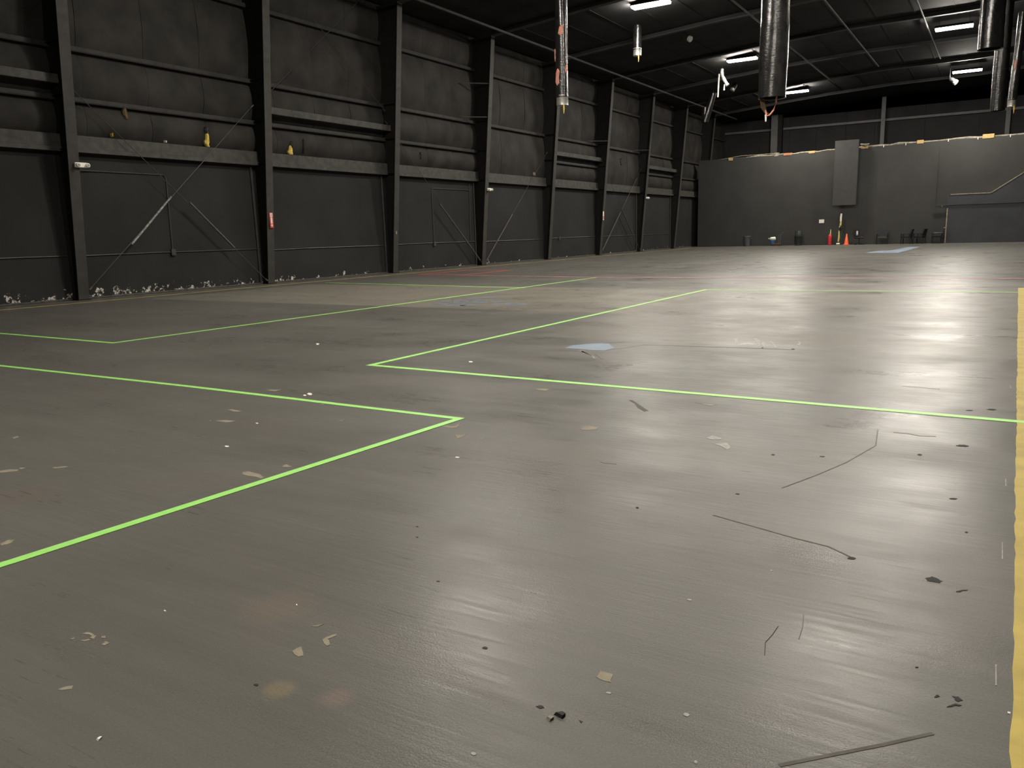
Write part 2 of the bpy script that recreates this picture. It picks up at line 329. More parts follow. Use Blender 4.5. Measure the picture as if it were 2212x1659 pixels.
DARK_=[[[18.873,1.8],[18.886,1.812],[18.898,1.806],[18.89,1.797]],[[18.937,1.79],[18.955,1.808],[18.969,1.803],[18.967,1.784],[18.952,1.788]],[[19.013,1.8],[19.024,1.801],[19.023,1.793]],[[19.774,3.26],[19.794,3.291],[19.812,3.283],[19.833,3.262],[19.823,3.241],[19.801,3.243],[19.784,3.24]],[[19.881,3.185],[19.901,3.214],[19.919,3.226],[19.897,3.194]],[[19.905,2.428],[19.921,2.433],[19.933,2.418],[19.919,2.406]],[[19.895,2.36],[19.916,2.392],[19.931,2.39],[19.908,2.37]],[[19.799,2.546],[19.801,2.553],[19.805,2.554],[19.808,2.551],[19.806,2.546],[19.802,2.545]],[[19.861,2.398],[19.869,2.416],[19.875,2.409]],[[19.926,6.588],[19.941,6.627],[19.969,6.633],[19.988,6.613],[19.972,6.577],[19.944,6.574]],[[19.797,6.498],[19.808,6.519],[19.83,6.525],[19.844,6.518],[19.833,6.498],[19.811,6.493]],[[19.783,5.412],[19.799,5.45],[19.83,5.458],[19.851,5.441],[19.835,5.407],[19.804,5.401]],[[19.099,4.817],[19.104,4.833],[19.117,4.837],[19.127,4.829],[19.122,4.814],[19.109,4.812]],[[18.852,3.922],[18.854,3.934],[18.863,3.937],[18.872,3.931],[18.869,3.921],[18.859,3.919]],[[19.802,4.321],[19.81,4.337],[19.826,4.343],[19.837,4.337],[19.829,4.322],[19.813,4.318]],[[19.886,3.857],[19.889,3.869],[19.895,3.87],[19.899,3.863],[19.896,3.853],[19.89,3.853]],[[18.014,9.08],[18.014,9.128],[18.031,9.125],[18.05,9.089],[18.05,9.046],[18.032,9.053]],[[17.688,9.066],[17.685,9.102],[17.696,9.099],[17.71,9.071],[17.712,9.039],[17.7,9.045]],[[19.483,3.325],[19.488,3.343],[19.503,3.348],[19.514,3.34],[19.508,3.323],[19.493,3.32]],[[18.839,4.733],[18.84,4.751],[18.849,4.752],[18.858,4.74],[18.857,4.724],[18.847,4.725]],[[19.596,5.1],[19.601,5.124],[19.612,5.125],[19.621,5.11],[19.616,5.089],[19.605,5.09]],[[17.443,5.84],[17.468,5.851],[17.729,5.546],[17.709,5.506]],[[18.107,2.346],[18.107,2.352],[18.113,2.354],[18.12,2.352],[18.12,2.346],[18.113,2.344]],[[18.552,2.002],[18.552,2.012],[18.56,2.014],[18.569,2.011],[18.569,2.002],[18.56,2.0]],[[18.051,1.475],[18.05,1.481],[18.057,1.484],[18.066,1.482],[18.067,1.476],[18.059,1.474]],[[17.656,2.788],[17.655,2.794],[17.661,2.796],[17.668,2.793],[17.669,2.787],[17.662,2.786]],[[17.74,2.68],[17.739,2.686],[17.745,2.688],[17.752,2.685],[17.753,2.679],[17.746,2.678]],[[18.477,3.498],[18.475,3.513],[18.482,3.514],[18.492,3.504],[18.493,3.49],[18.485,3.491]]]
DLINES_=[[[18.845,3.57],[19.034,3.515],[19.243,3.452],[19.395,3.419],[19.512,3.332]],[[19.039,4.126],[19.156,4.441],[19.257,4.758],[19.356,5.214],[19.316,5.647]],[[16.355,8.835],[17.218,8.952],[17.725,9.025],[18.036,9.03]],[[16.121,8.263],[16.255,8.511],[16.355,8.835]],[[19.371,2.611],[19.368,2.544],[19.36,2.481],[19.378,2.399]],[[19.43,2.737],[19.445,2.645],[19.451,2.554]],[[17.984,4.143],[18.021,4.134],[18.087,4.143]],[[15.651,8.574],[15.837,8.772],[16.052,8.982]],[[19.303,7.284],[19.435,7.292],[19.587,7.27]],[[19.414,5.606],[19.5,5.612],[19.571,5.575],[19.661,5.605]],[[16.127,7.965],[16.334,7.693],[16.374,7.641]],[[19.544,1.878],[19.649,1.983],[19.758,2.091],[19.87,2.21]]]
for p in TAN_: flat('bare_patch', rough(p, .07), .0015, M_tan)
for p in PALE_: flat('plaster_smear', rough(p, .06), .0015, M_pale)
for i, p in enumerate(DARK_): flat('residue_strip' if i == 21 else 'chipped_pit', rough(p, .02 if i == 21 else .14), .0015, M_residue if i == 21 else M_dark)
for i, p in enumerate(DLINES_): ribbon(p, (.009, .008, .014, .010, .0025, .0025, .006, .018, .008, .008, .01, .012)[i], .0012, M_dark if i in (2, 4, 7) else M_scuff).build('scuff_line', floor)
for p in WHITE_[:5] + WHITE_[6:]: 
    if p is not WHITE_[5]: flat('white_fleck', p, .002, M_white)
flat('blue_paint_patch', rough([(15.60,8.25),(15.58,8.52),(15.74,8.74),(15.92,8.80),(16.14,8.48),(16.12,8.25)], .06), .0015, M_blue)
flat('blue_paint_patch', [(14.4,41.0),(15.9,40.6),(16.05,50.6),(15.4,50.2),(15.25,44.6),(14.7,44.0)], .0015, M_blue)
for (x, y) in [(10.35,12.9),(10.55,13.25),(10.75,13.0),(10.4,13.55),(10.7,13.75),(10.95,13.35),(10.25,14.2),(10.5,14.5),(11.15,12.75),(11.6,13.0),(11.8,13.25),(12.0,13.1),(10.05,13.4),(10.9,12.6),(11.3,13.6)]:
    a = random.uniform(.10,.26); flat('faded_blue_patch', rough([(x-a,y-.05),(x-a*.3,y-.16),(x+a,y-.1),(x+a*.8,y+.15),(x-a*.5,y+.2)], .2), .0015, M_bluefaint)
band = MB(); ys = [-3 + 21.98*i/240 for i in range(241)]; le = [20.05+.0137*(y-2.15)+random.uniform(-.004,.004)+.003*math.sin(y*2.3) for y in ys]
for i in range(240): band.prism([(le[i],ys[i]),(20.5+.0137*ys[i],ys[i]),(20.5+.0137*ys[i+1],ys[i+1]),(le[i+1],ys[i+1])], 'z', .002, .0003, M_yellow)
band.build('yellow_floor_band', floor)
for (a, b, w) in ((3.6,3.8,.004),(4.66,4.8,.005),(2.55,2.68,.004),(7.5,7.65,.008)):
    ribbon([(20.02+.0137*(a-2.15)-.012, a), (20.02+.0137*(b-2.15)-.015, b)], w, .0022, M_pale).build('plaster_smear', floor)
ribbon([(1.28, -8), (1.2, 9), (1.12, 18), (1.2, 30), (1.3, 57)], .13, .002, M_yline).build('yellow_wall_line', floor)
def tape(pts, w, mat, label, lift=.003):
    t = thing('floor_tape', label, 'tape', (pts[0][0], pts[0][1], 0))
    for i in range(len(pts)-1):
        a, b = Vector((*pts[i], 0)), Vector((*pts[i+1], 0)); d = (b-a).normalized()*w*.5; n = max(2, int((b-a).length/1.2)); k = Vector((-d.y, d.x, 0)).normalized()
        q = [a-d + (b-a+2*d)*(j/n) + k*(random.uniform(-.02,.02)*w if 0 < j < n else 0) for j in range(n+1)]
        o = ribbon([(p.x-pts[0][0], p.y-pts[0][1]) for p in q], w, lift + .0006*i, mat).build('tape_strip', t)
    return t
tape([(2.5,6.55),(9.42,6.46),(9.72,21.45)], .075, M_green, 'green tape line bending once, farthest left corner on the floor, reaching the red line')
tape([(2.0,18.2),(9.73,17.23)], .075, M_green, 'short green tape line running from the left wall side to meet a longer green line', .0045)
tape([(7.0,4.60),(13.34,4.72),(16.56,4.71),(16.33,1.58),(16.18,-.6)], .06, M_green, 'nearest green tape line with a sharp corner pointing right in the foreground')
tape([(20.22,6.26),(14.22,6.38),(14.36,17.42),(20.45,17.75)], .075, M_green, 'green tape outline open to the yellow band, corner at the middle of the floor')
tape([(4.2,22.55),(4.2,25.6),(2.18,25.6),(2.18,22.6),(4.2,22.55)], .12, M_red, 'small bright red tape rectangle close to the left wall')
tape([(4.25,22.35),(9.7,21.65),(16,21.8),(30,22.3)], .16, M_pink, 'long worn pinkish red tape line crossing the hall floor', .002)
tape([(1.6,57.6),(9.0,57.6)], .06, M_pink, 'faded red tape line at the foot of the far partition', .002)
def crumb(name, p, label, mat, h, cat='debris'):
    c = (sum(q[0] for q in p)/len(p), sum(q[1] for q in p)/len(p)); loc = [(q[0]-c[0], q[1]-c[1]) for q in p]
    mb = MB(); n = len(loc)
    mb.rings([[(x,y,.0004) for x,y in (loc if area(loc) > 0 else loc[::-1])], [(x*.8+.003,y*.75,h) for x,y in (loc if area(loc) > 0 else loc[::-1])]], mat)
    o = mb.build(name); o.location = (c[0], c[1], 0); o['label'] = label; o['category'] = cat; return o
crumb('paper_scrap', WHITE_[5], 'small bright white scrap lying in the bottom left of the floor', M_white, .006, 'scrap')
crumb('plaster_crumb', [(q[0]+.0, q[1]-.0) for q in TAN_[-1]], 'pale broken crumb beside a black clump near the bottom centre of the floor', M_tan, .008)
crumb('dirt_clump', DARK_[1], 'black clump of dirt beside a pale crumb near the bottom centre of the floor', M_dark, .010)

# ------------------------------------------------------------------ left wall: board below, quilted insulation above, girts between the columns
wall = MB().box((-.2, Y0, 0), (-.02, YEND, 9.62), M_roof).build('wall_left', kind='structure')
def quilt(y0, y1, z0, z1, depth, seed):
    """one sheet of insulation facing, bulging between the girts"""
    rnd = random.Random(seed); ny, nz = 6, 8; vs = []; fs = []
    ph = rnd.uniform(0, 6)
    for j in range(nz+1):
        v = j/nz
        for i in range(ny+1):
            u = i/ny; e = min(1, 8*min(u, 1-u)+.35)
            x = .02 + depth*(math.sin(PI*min(1, v*.94+.03))**.75)*(.55+.45*e**.5) + .010*math.sin(9*u+ph)*math.sin(PI*v) + rnd.uniform(-.004,.004)
            vs.append((x, y0+(y1-y0)*u, z0+(z1-z0)*v))
    for j in range(nz):
        for i in range(ny):
            a = j*(ny+1)+i; fs.append((a, a+1, a+ny+2, a+ny+1))
    n0 = len(vs); per = [i for i in range(ny+1)] + [(j+1)*(ny+1)-1 for j in range(1, nz+1)] + [nz*(ny+1)+i for i in range(ny-1, -1, -1)] + [j*(ny+1) for j in range(nz-1, 0, -1)]
    for p in per: vs.append((-.015, vs[p][1], vs[p][2]))
    for k in range(len(per)): fs.append((per[k], n0+k, n0+(k+1) % len(per), per[(k+1) % len(per)]))
    return MB().add(vs, fs, M_insul)
for k in range(0, 10):                              # bay k lies between column k and column k+1
    a, b = cy(k)+.02, min(cy(k+1)-.02, YEND)
    if a > YEND-.5: continue
    MB().box((-.02, a, .05), (.035, b, 3.66), M_lower).build('wall_board', wall)
    MB().bbox((-.02, a+.12, .0), (.085, b-.12, .045), M_curb, .012).build('concrete_sill', wall)
    # deep girt with a protruding lower lip
    MB().box((.03, a, 3.73), (.20, b, 4.03), M_girt).prism([(.03,3.62),(.25,3.62),(.25,3.72),(.22,3.73),(.03,3.73)], 'y', a, b-.02, M_girt).build('girt', wall)
    levels = [4.03, 4.82, 6.02, 8.17, 9.6] if k not in (4, 6) else [4.03, 6.02, 8.17, 9.6]
    for z in levels[1:-1]:
        MB().prism([(.0,z),(.20,z),(.21,z+.03),(.20,z+.12),(.175,z+.13),(.0,z+.13)], 'y', a, b, M_girtup).build('girt', wall)
    if k in (0, 2, 5, 7):
        MB().bbox((.27, a, 5.16), (.47, b, 5.37), M_girt, .008).build('box_beam', wall)
    cuts = [a, a+.62+.1*(k % 3), a+2.55, a+4.3, b] if k < 4 else [a, a+2.0, a+4.2, b]
    for j in range(len(levels)-1):
        z0 = levels[j] + (.13 if j else 0); z1 = levels[j+1]
        for i in range(len(cuts)-1):
            quilt(cuts[i]+.004, cuts[i+1]-.004, z0+.004, z1-.004, .17, k*100+j*10+i).build('insulation_panel', wall, True)
# torn insulation
def tear(y, z, h, w, mat, x=.185):
    """ragged flap of facing or wool hanging out of the quilt"""
    rnd = random.Random(int(y*100+z*10)); n = 7; Lp = []; Rp = []
    for i in range(n):
        v = i/(n-1); ww = w*(.25+.75*math.sin(PI*min(1, .15+v*.8))**.8)
        Lp.append((y-ww*rnd.uniform(.3,.6), z+h*v)); Rp.append((y+ww*rnd.uniform(.25,.6), z+h*(v+rnd.uniform(-.04,.04))))
    pts = Lp + Rp[::-1]
    return MB().rings([[(x-.07,p,q) for p,q in pts], [(x,p,q) for p,q in pts], [(x+.02+.02*(k % 2),y+(p-y)*.6,q) for k,(p,q) in enumerate(pts)]], mat).build('torn_insulation', wall)
tear(15.72, 4.05, .42, .16, M_brass); tear(15.74, 4.40, .20, .20, M_dark, .195); tear(13.24, 4.56, .30, .14, M_brown); tear(12.80, 4.07, .10, .05, M_brass)
tear(18.90, 4.04, .28, .18, M_brass); tear(18.94, 4.30, .16, .16, M_dark, .195); tear(19.46, 4.10, .45, .06, M_dark, .195); tear(25.68, 4.32, .26, .10, M_dark, .195)
tear(45.2, 5.18, .40, .30, M_dark, .195); tear(34.7, 4.10, .16, .09, M_tan); tear(14.35, 4.05, .06, .06, M_white_plastic)
# conduits on the board
def conduit(pts, r=.017): return MB().tube(pts, r, M_conduit, 6).build('conduit', wall, True)
for k in range(0, 9):
    a, b = cy(k)+.12, cy(k+1)-.14; z = (1.10,1.09,1.04,1.05,1.02,1.05,1.04,1.02,1.0)[k]
    if b > YP: continue
    conduit([(.052,a,z),(.052,a+2,z+.012),(.052,b,z)])
    if k in (1, 2, 3, 6, 7): conduit([(.075,b-.08,.05),(.075,b-.08,1.5),(.075,b-.10,3.6)], .03)
for (y, z) in ((14.3,1.10),(26.5,1.03),(37.4,1.05)):
    MB().bbox((.035,y-.07,z-.10), (.105,y+.07,z+.08), M_conduit, .008).build('junction_box', wall)
conduit([(.052,14.3,1.15),(.052,14.33,3.10),(.052,14.25,3.20),(.06,12.2,3.20),(.12,11.75,3.20)])
conduit([(.052,26.5,1.1),(.052,26.5,3.18),(.052,26.6,3.24),(.06,29.3,3.24)])
conduit([(.052,29.0,1.05),(.06,29.15,1.12),(.06,29.2,3.5)])

# ------------------------------------------------------------------ tapered steel columns
ORD = ['just outside the left edge', 'leftmost in view, carrying a white twin-head emergency light', 'second from the left, with the red and white vertical sign', 'third from the left, between the plain bay and the braced bay',
       'fourth from the left, with a small white emergency light', 'fifth from the left, seen just right of the torn hanging duct', 'sixth from the left, with the narrow white sign on its edge', 'seventh from the left, with a tiny white emergency light', 'eighth from the left, last before the far partition', 'behind the left end of the far partition, only its upper part showing']
for k in range(0, 10):
    t = thing('steel_column', 'tapered black steel column on left wall, ' + ORD[k], 'column', (0, cy(k), 0))
    zt = 9.5
    MB().prism([(.04,.02),(fl(0)-.02,.02),(fl(zt)-.02,zt),(.04,zt)], 'y', -.009, .009, M_steel).build('web', t)
    MB().plate((fl(0)-.012,-.135,.02), (fl(0)-.012,.135,.02), (fl(zt)-.012,.135,zt), (fl(zt)-.012,-.135,zt), .024, M_flange).build('inner_flange', t)
    MB().box((.036,-.11,.02), (.054,.11,zt), M_steel).build('outer_flange', t)
    MB().box((.0,-.17,.0), (fl(0)+.04,.17,.022), M_steel).build('base_plate', t)
    for z in (3.66, 4.9, 6.1):
        MB().box((.055,-.10,z), (fl(z)-.03,.10,z+.014), M_steel).build('stiffener', t)
# wall bracing rods
def brace(label, pts, sleeve=None, pale=False):
    a = Vector(pts[0]); t = thing('brace_rod', label, 'brace', pts[0])
    P = [Vector(p)-a for p in pts]
    MB().tube([P[0], P[-1]], .009, M_rod, 6).build('rod', t, True)
    if sleeve:
        s = [Vector(p)-a for p in sleeve]; MB().tube(s, .030, M_sleevew if pale else M_sleeve, 8).build('pipe_sleeve', t, True)
    d = (P[-1]-P[0]).normalized()
    MB().tube([P[0]-d*.03, P[0]+d*.10], .026, M_rod, 8).build('anchor', t); 
    MB().tube([P[-1]-d*.10, P[-1]+d*.0], .026, M_rod, 8).build('anchor', t)
    return t
bx = .29
brace('diagonal steel rod with a chipped pale sleeve, rising right to the second column', [(bx,17.40,5.36),(bx,11.62,.24)], [(bx,14.26,2.60),(bx,12.92,1.34)], True)
brace('diagonal steel rod with black sleeve falling right to the foot of the second column', [(.33,11.46,5.40),(.33,17.36,.10)], [(.33,14.80,2.46),(.33,16.20,1.16)])
brace('thin diagonal steel rod rising high to the right between second and third columns', [(.36,17.60,5.45),(.36,22.55,9.5)])
brace('thin diagonal steel rod falling right to the third column above the box beam', [(.33,18.65,9.5),(.33,23.5,5.87)])
brace('diagonal rod with black sleeve falling right to the foot of the fourth column', [(bx,23.56,5.5),(bx,29.66,.10)], [(bx,26.66,2.62),(bx,29.5,.23)])
brace('diagonal rod with grey sleeve rising right from the fourth column to the fifth', [(bx,35.82,5.25),(bx,29.88,.10)], [(bx,32.34,2.24),(bx,30.0,.2)])
brace('diagonal rod with grey sleeve rising right from the sixth column to the seventh', [(bx,48.10,5.15),(bx,42.08,.10)], [(bx,44.80,2.40),(bx,42.25,.25)])
brace('diagonal rod with black sleeve falling right to the foot of the seventh column', [(.33,41.95,5.3),(.33,47.80,.10)], [(.33,44.92,2.6),(.33,47.4,.42)])
# horizontal struts seen high between far columns
for (k, z, lab) in ((4, 7.6, 'upper short steel strut on the fourth column'), (4, 6.25, 'lower short steel strut on the fourth column'), (6, 6.25, 'short steel strut reaching the sixth column'), (7, 6.2, 'short steel strut reaching the seventh column')):
    t = thing('flange_brace', lab, 'brace', (0, cy(k), 0)); MB().tube([(.21,-1.2,z-.05), (fl(z)-.03,-.05,z)], .022, M_rod, 6).build('strut', t)

# emergency lights and signs on the columns
def emergency(k, z, label, yo=0.):
    x = fl(z)+.012; t = thing('emergency_light', label, 'light', (x, cy(k)+.14+yo, z))
    MB().bbox((0,-.15,-.06), (.07,.17,.06), M_white_plastic, .012).build('case', t)
    for y in (-.10, .14):
        h = MB().tube([(.06,y,.0),(.085,y,.0),(.115,y,-.004),(.125,y,-.004)], [.03,.05,.052,.045], M_white_plastic, 12).build('lamp_head', t, True)
        MB().tube([(.124,y,-.004),(.128,y,-.004)], .036, M_lens, 12).build('lens', h)
    return t
emergency(1, 3.27, 'largest white twin-head emergency light, on the leftmost column')
emergency(4, 3.26, 'small white emergency light high on the fourth column from the left', -.02)
emergency(7, 3.32, 'tiny white emergency light on a column near the far partition', -.02)
t = thing('extinguisher_sign', 'vertical red and white extinguisher sign on the second column from the left', 'sign', (fl(1.96)+.02, cy(2)+.02, 1.96))
MB().box((-.012,-.072,-.235), (.004,.072,.235), M_signred).build('board', t)
MB().box((.004,-.045,.10), (.006,.045,.215), M_signwhite).build('pictogram_square', t)
MB().box((.006,-.012,.125), (.0075,.012,.175), M_signred).box((.006,-.018,.18), (.0075,.010,.19), M_signred).build('pictogram', t)
MB().box((.004,-.032,-.10), (.006,.032,.085), M_signwhite).build('letter_bar', t)
MB().prism([(0,-.205),(.045,-.15),(.018,-.15),(.018,-.115),(-.018,-.115),(-.018,-.15),(-.045,-.15)], 'x', .004, .006, M_signwhite).build('arrow', t)
t = thing('narrow_sign', 'narrow white vertical sign on the edge of the sixth column from the left', 'sign', (fl(2.2)+.02, cy(6)-.05, 2.2))
MB().box((-.012,-.07,-.24), (.004,.07,.24), M_signwhite).build('board', t); MB().box((.004,-.05,-.2), (.006,.05,-.02), M_signred).build('print', t)
t = thing('switch_plate', 'small pale plate at chest height on the third column from the left', 'plate', (fl(1.5)+.012, cy(3)-.02, 1.5))
MB().bbox((-.006,-.035,-.055), (.012,.035,.055), M_trim, .004).build('plate', t); MB().box((.012,-.008,-.018), (.02,.008,.018), M_trim).build('toggle', t)

# ------------------------------------------------------------------ roof
cp = [(-.2,9.64)] + [(x,z+.18) for x,z in LOW[1:-1]] + [(X1+.2,under(X1+.2))]
ceil = MB().prism(cp + [(X1+.2,11.6),(-.2,11.6)], 'y', Y0, YEND+.3, M_roof).build('ceiling', kind='structure')
low = LOW[1:-1] + [(X1-.05,10.5)]
for k in range(-2, 10):
    mb = MB().prism(low + [(x,z+.179) for x,z in low[::-1]], 'y', cy(k)-.009, cy(k)+.009, M_roof)
    for (p, q) in zip(low[:-1], low[1:]):
        mb.plate((p[0],cy(k)-.12,p[1]), (q[0],cy(k)-.12,q[1]), (q[0],cy(k)+.12,q[1]), (p[0],cy(k)+.12,p[1]), .02, M_rafter)
    mb.build('rafter', ceil)
x = 2.2
while x < X1-1:                                     # liner straps running along the hall
    z = under(x); MB().box((x,Y0,z-.018), (x+.05,YEND,z-.0005), M_roof).build('liner_strap', ceil); x += 1.52
def pipe(x, z, y1, label, r=.04):
    t = thing('roof_pipe', label, 'pipe', (x, 0, z)); MB().tube([(0,-6,0),(0,y1,0)], r, M_rafter, 8).build('tube', t, True)
    y = cy(0)
    while y < y1: MB().box((-.012,y-.015,r*.6), (.012,y+.015,.16 if x > 3 else .10), M_rafter).build('hanger', t); y += BAY
pipe(1.94, 9.44, 63, 'long dark pipe under the roof nearest the left wall', .05)
pipe(10.28, 10.03, 55, 'dark pipe under the roof, second from the left wall')
pipe(13.15, 10.18, 52, 'dark pipe under the roof, third from the left wall')
pipe(16.26, 10.2, 52, 'dark pipe under the roof, fourth from the left wall')

# ------------------------------------------------------------------ hanging linear lamps
def lamp(x, y, label):
    t = thing('high_bay_lamp', label, 'lamp', (x, y, 10.0), 0, 'linear lamps hung from the roof')
    MB().prism([(-.25,-.012),(-.235,-.012),(-.225,.012),(.225,.012),(.235,-.012),(.25,-.012),(.25,.04),(.10,.12),(-.10,.12),(-.25,.04)], 'x', -.76, .76, M_steel).build('housing', t)
    MB().prism([(-.22,.010),(-.22,-.045),(-.19,-.075),(.19,-.075),(.22,-.045),(.22,.010)], 'x', -.74, .74, M_emit).build('diffuser', t)
    for s in (-.6, .6): MB().tube([(s,0,.12),(s,0,zr(x)-10.0+.2)], .006, M_rafter, 5).build('hanging_wire', t)
    return t
lamp(7.55, 31.2, 'nearest lit linear lamp of the left row, cut by the top edge of the photo')
lamp(7.60, 43.9, 'lit linear lamp just left of the widest hanging duct, middle of the left row')
lamp(7.68, 56.4, 'farthest lit linear lamp of the left row, just right of the wide duct end')
lamp(17.36, 43.2, 'lit linear lamp at upper right, nearer of the two on the right')
lamp(17.46, 55.8, 'lit linear lamp at right, farther and lower of the two')
for (x, y, lab) in LAMPS_BEHIND: lamp(x, y, lab)

# ------------------------------------------------------------------ hanging ducts wrapped in black plastic
def duct(x, y, z0, r, label, collar=True, tilt=(0,0), top=None, seed=1, tears=(), rag=False, strap=()):
    rnd = random.Random(seed); hang = top; top = top or zr(x)+.222; t = thing('hanging_duct', label, 'duct', (x, y, z0))
    H = top-z0; n = max(10, int(H/.16)); rs = []; S = 20
    if not collar: rs += [[(r*.9*math.cos(2*PI*k/S), r*.9*math.sin(2*PI*k/S), z) for k in range(S)] for z in (.9, .01)]
    for i in range(n+1):
        f = i/n; z = .24*collar + (H-.24*collar)*f; sw = 1 + .025*math.sin(f*H*2.1+seed) + rnd.uniform(-.01,.01)
        for (sz, wd) in strap:
            if abs(z-sz) < wd: sw *= .86
        cx_, cy_ = tilt[0]*z, tilt[1]*z
        rs.append([(cx_+r*sw*(1+.03*math.sin(3*a+f*H*.5+seed)+rnd.uniform(-.012,.012))*math.cos(a), cy_+r*sw*(1+.05*math.sin(2*a+f*H*1.3))*math.sin(a), z) for a in [2*PI*k/S for k in range(S)]])
    MB().rings(rs, M_wrap).build('wrap', t, True)
    if hang: MB().tube([(tilt[0]*H,tilt[1]*H,H-.05),(tilt[0]*H,tilt[1]*H,zr(x+tilt[0]*H)+.222-z0)], .02, M_rafter, 6).build('hanging_rod', t)
    if collar:
        MB().lathe([(r*.93,.0),(r*.96,.0),(r*.96,.27),(r*1.0,.28),(r*1.0,.31),(r*.9,.31),(r*.9,.02)], (0,0,0), M_galv, 20).build('collar', t, True)
        MB().tube([(r*.6,-r*.7,.02),(r*.66,-r*.72,-.12),(r*.62,-r*.7,-.28)], [.02,.03,.01], M_brass, 6).build('hanging_shred', t)
    for (a, z, w, h) in tears:
        ca, sa = math.cos(a), math.sin(a); ux, uy = -sa, ca; q = [(-.5,-.3),(-.1,-.5),(.4,-.35),(.3,0),(.55,.3),(.1,.5),(-.3,.3)]
        P1 = [(ca*r*.9+tilt[0]*z+ux*w*p, sa*r*.9+tilt[1]*z+uy*w*p, z+h*s) for p, s in q]; P2 = [(ca*r*1.12+tilt[0]*z+ux*w*p*.8, sa*r*1.12+tilt[1]*z+uy*w*p*.8, z+h*s*.85) for p, s in q]
        MB().rings([P1, P2], M_salmon).build('torn_wool', t)
    if rag:
        MB().rings([[(-r*.85+.02*i, -.2*r*math.cos(i), 0.02+0*i) for i in range(6)], [(-r*.75+.03*i, -.25*r*math.cos(i), -.22-.02*i) for i in range(6)], [(-r*.42+.02*i, -.2*r*math.cos(i), -.40) for i in range(6)]], M_brown).build('torn_lining', t)
        MB().tube([(-r*.40,-.2*r,-.30),(-r*.30,-.25*r,-.46),(-r*.05,-.3*r,-.44),(r*.2,-.25*r,-.32),(r*.35,-.2*r,-.14),(r*.38,-.2*r,.02)], .022, M_salmon, 6).build('hanging_strip', t, True)
        MB().tube([(-r*.36,-.22*r,-.42),(-r*.35,-.22*r,-.60)], [.03,.02], M_white, 6).build('white_shred', t)
    return t
duct(7.44, 23.87, 5.38, .20, 'slim black wrapped duct with pink torn patches and metal collar, left of the lamps', True, seed=3, strap=((4.05,.12),), tears=((-1.15,2.25,.2,.35),(-2.7,1.55,.12,.42),(-1.9,.85,.16,.55),(-.3,1.1,.1,.3)))
duct(14.34, 22.88, 4.75, .365, 'widest black wrapped hanging duct with ragged torn bottom, centre right', False, (.004,0), seed=5, rag=True)
duct(19.20, 28.53, 6.30, .33, 'short wide black duct at the upper right, higher bottom edge', False, seed=8)
duct(19.48, 32.32, 4.95, .23, 'long slim black duct at right hanging lowest, behind the short wide one', False, seed=11)
duct(19.85, 39.3, 5.85, .155, 'thin tilted duct with shiny collar at the right edge of the photo', True, (.035,0), top=9.4, seed=13, tears=((-1.8,1.6,.12,.4),))
duct(5.80, 34.07, 8.78, .185, 'small dark duct with pale collar beneath the nearest left-row lamp', True, seed=17)
duct(3.35, 51.0, 7.0+.9, .22, 'short slanted black duct near the left wall at the far end', False, (.28,.05), top=9.6, seed=19)
# small fittings under the roof
t = thing('flexible_duct', 'short curled silver flexible duct hanging left of the middle left-row lamp', 'duct', (6.15, 45.4, 9.12))
MB().tube([(-.05,0,.80),(-.06,0,.6),(-.02,0,.42),(.06,0,.25),(.16,0,.08),(.22,0,-.02)], [.09,.105,.085,.105,.09,.10], M_galv, 12).build('hose', t, True)
MB().tube([(.22,0,-.02),(.27,0,-.11)], .115, M_galv, 12).build('collar', t, True)
MB().tube([(-.05,0,.78),(-.05,0,under(6.1)-9.125)], .012, M_rafter, 5).build('wire', t)
t = thing('white_tube', 'thin white tube dangling upright left of the silver flexible duct', 'tube', (5.52, 46.6, 8.65))
MB().tube([(0,0,0),(.02,0,.6),(.05,0,1.25)], .045, M_white, 8).build('tube', t, True); MB().tube([(.05,0,1.25),(.06,0,zr(5.5)+.22-8.65)], .006, M_rafter, 5).build('wire', t)
def can(x, y, z, label, d, s=1.):
    t = thing('spot_lamp', label, 'lamp', (x, y, z)); d = Vector(d).normalized()
    MB().tube([Vector((0,0,0)), d*.12*s, d*.42*s], [.10*s,.16*s,.17*s], M_black, 12).build('housing', t, True)
    MB().tube([d*.42*s, d*.58*s], [.185*s,.185*s], M_galv, 12).build('rim', t, True)
    MB().tube([(0,0,0),(0,0,zr(x)-z+.222)], .015, M_rafter, 6).build('stem', t)
can(16.55, 56.4, 9.75, 'unlit can lamp with shiny rim just left of the farther right lamp', (.9,-.25,-.75), .85)
can(5.40, 50.6, 9.95, 'unlit can lamp hanging right of the silver flexible duct', (-.5,-.3,-.9), .8)
can(7.0, 36.7, 9.9, 'small dark can lamp under the roof between two left-row lamps', (.8,-.3,-.5), .7)
t = thing('hanging_tag', 'small white tag hanging below the silver flexible duct', 'tag', (5.75, 47.0, 9.05)); MB().tube([(0,0,0),(.01,0,.32)], [.05,.03], M_white, 6).build('tag', t); MB().tube([(.01,0,.32),(.01,0,zr(5.75)+.22-9.05)], .005, M_rafter, 5).build('wire', t)

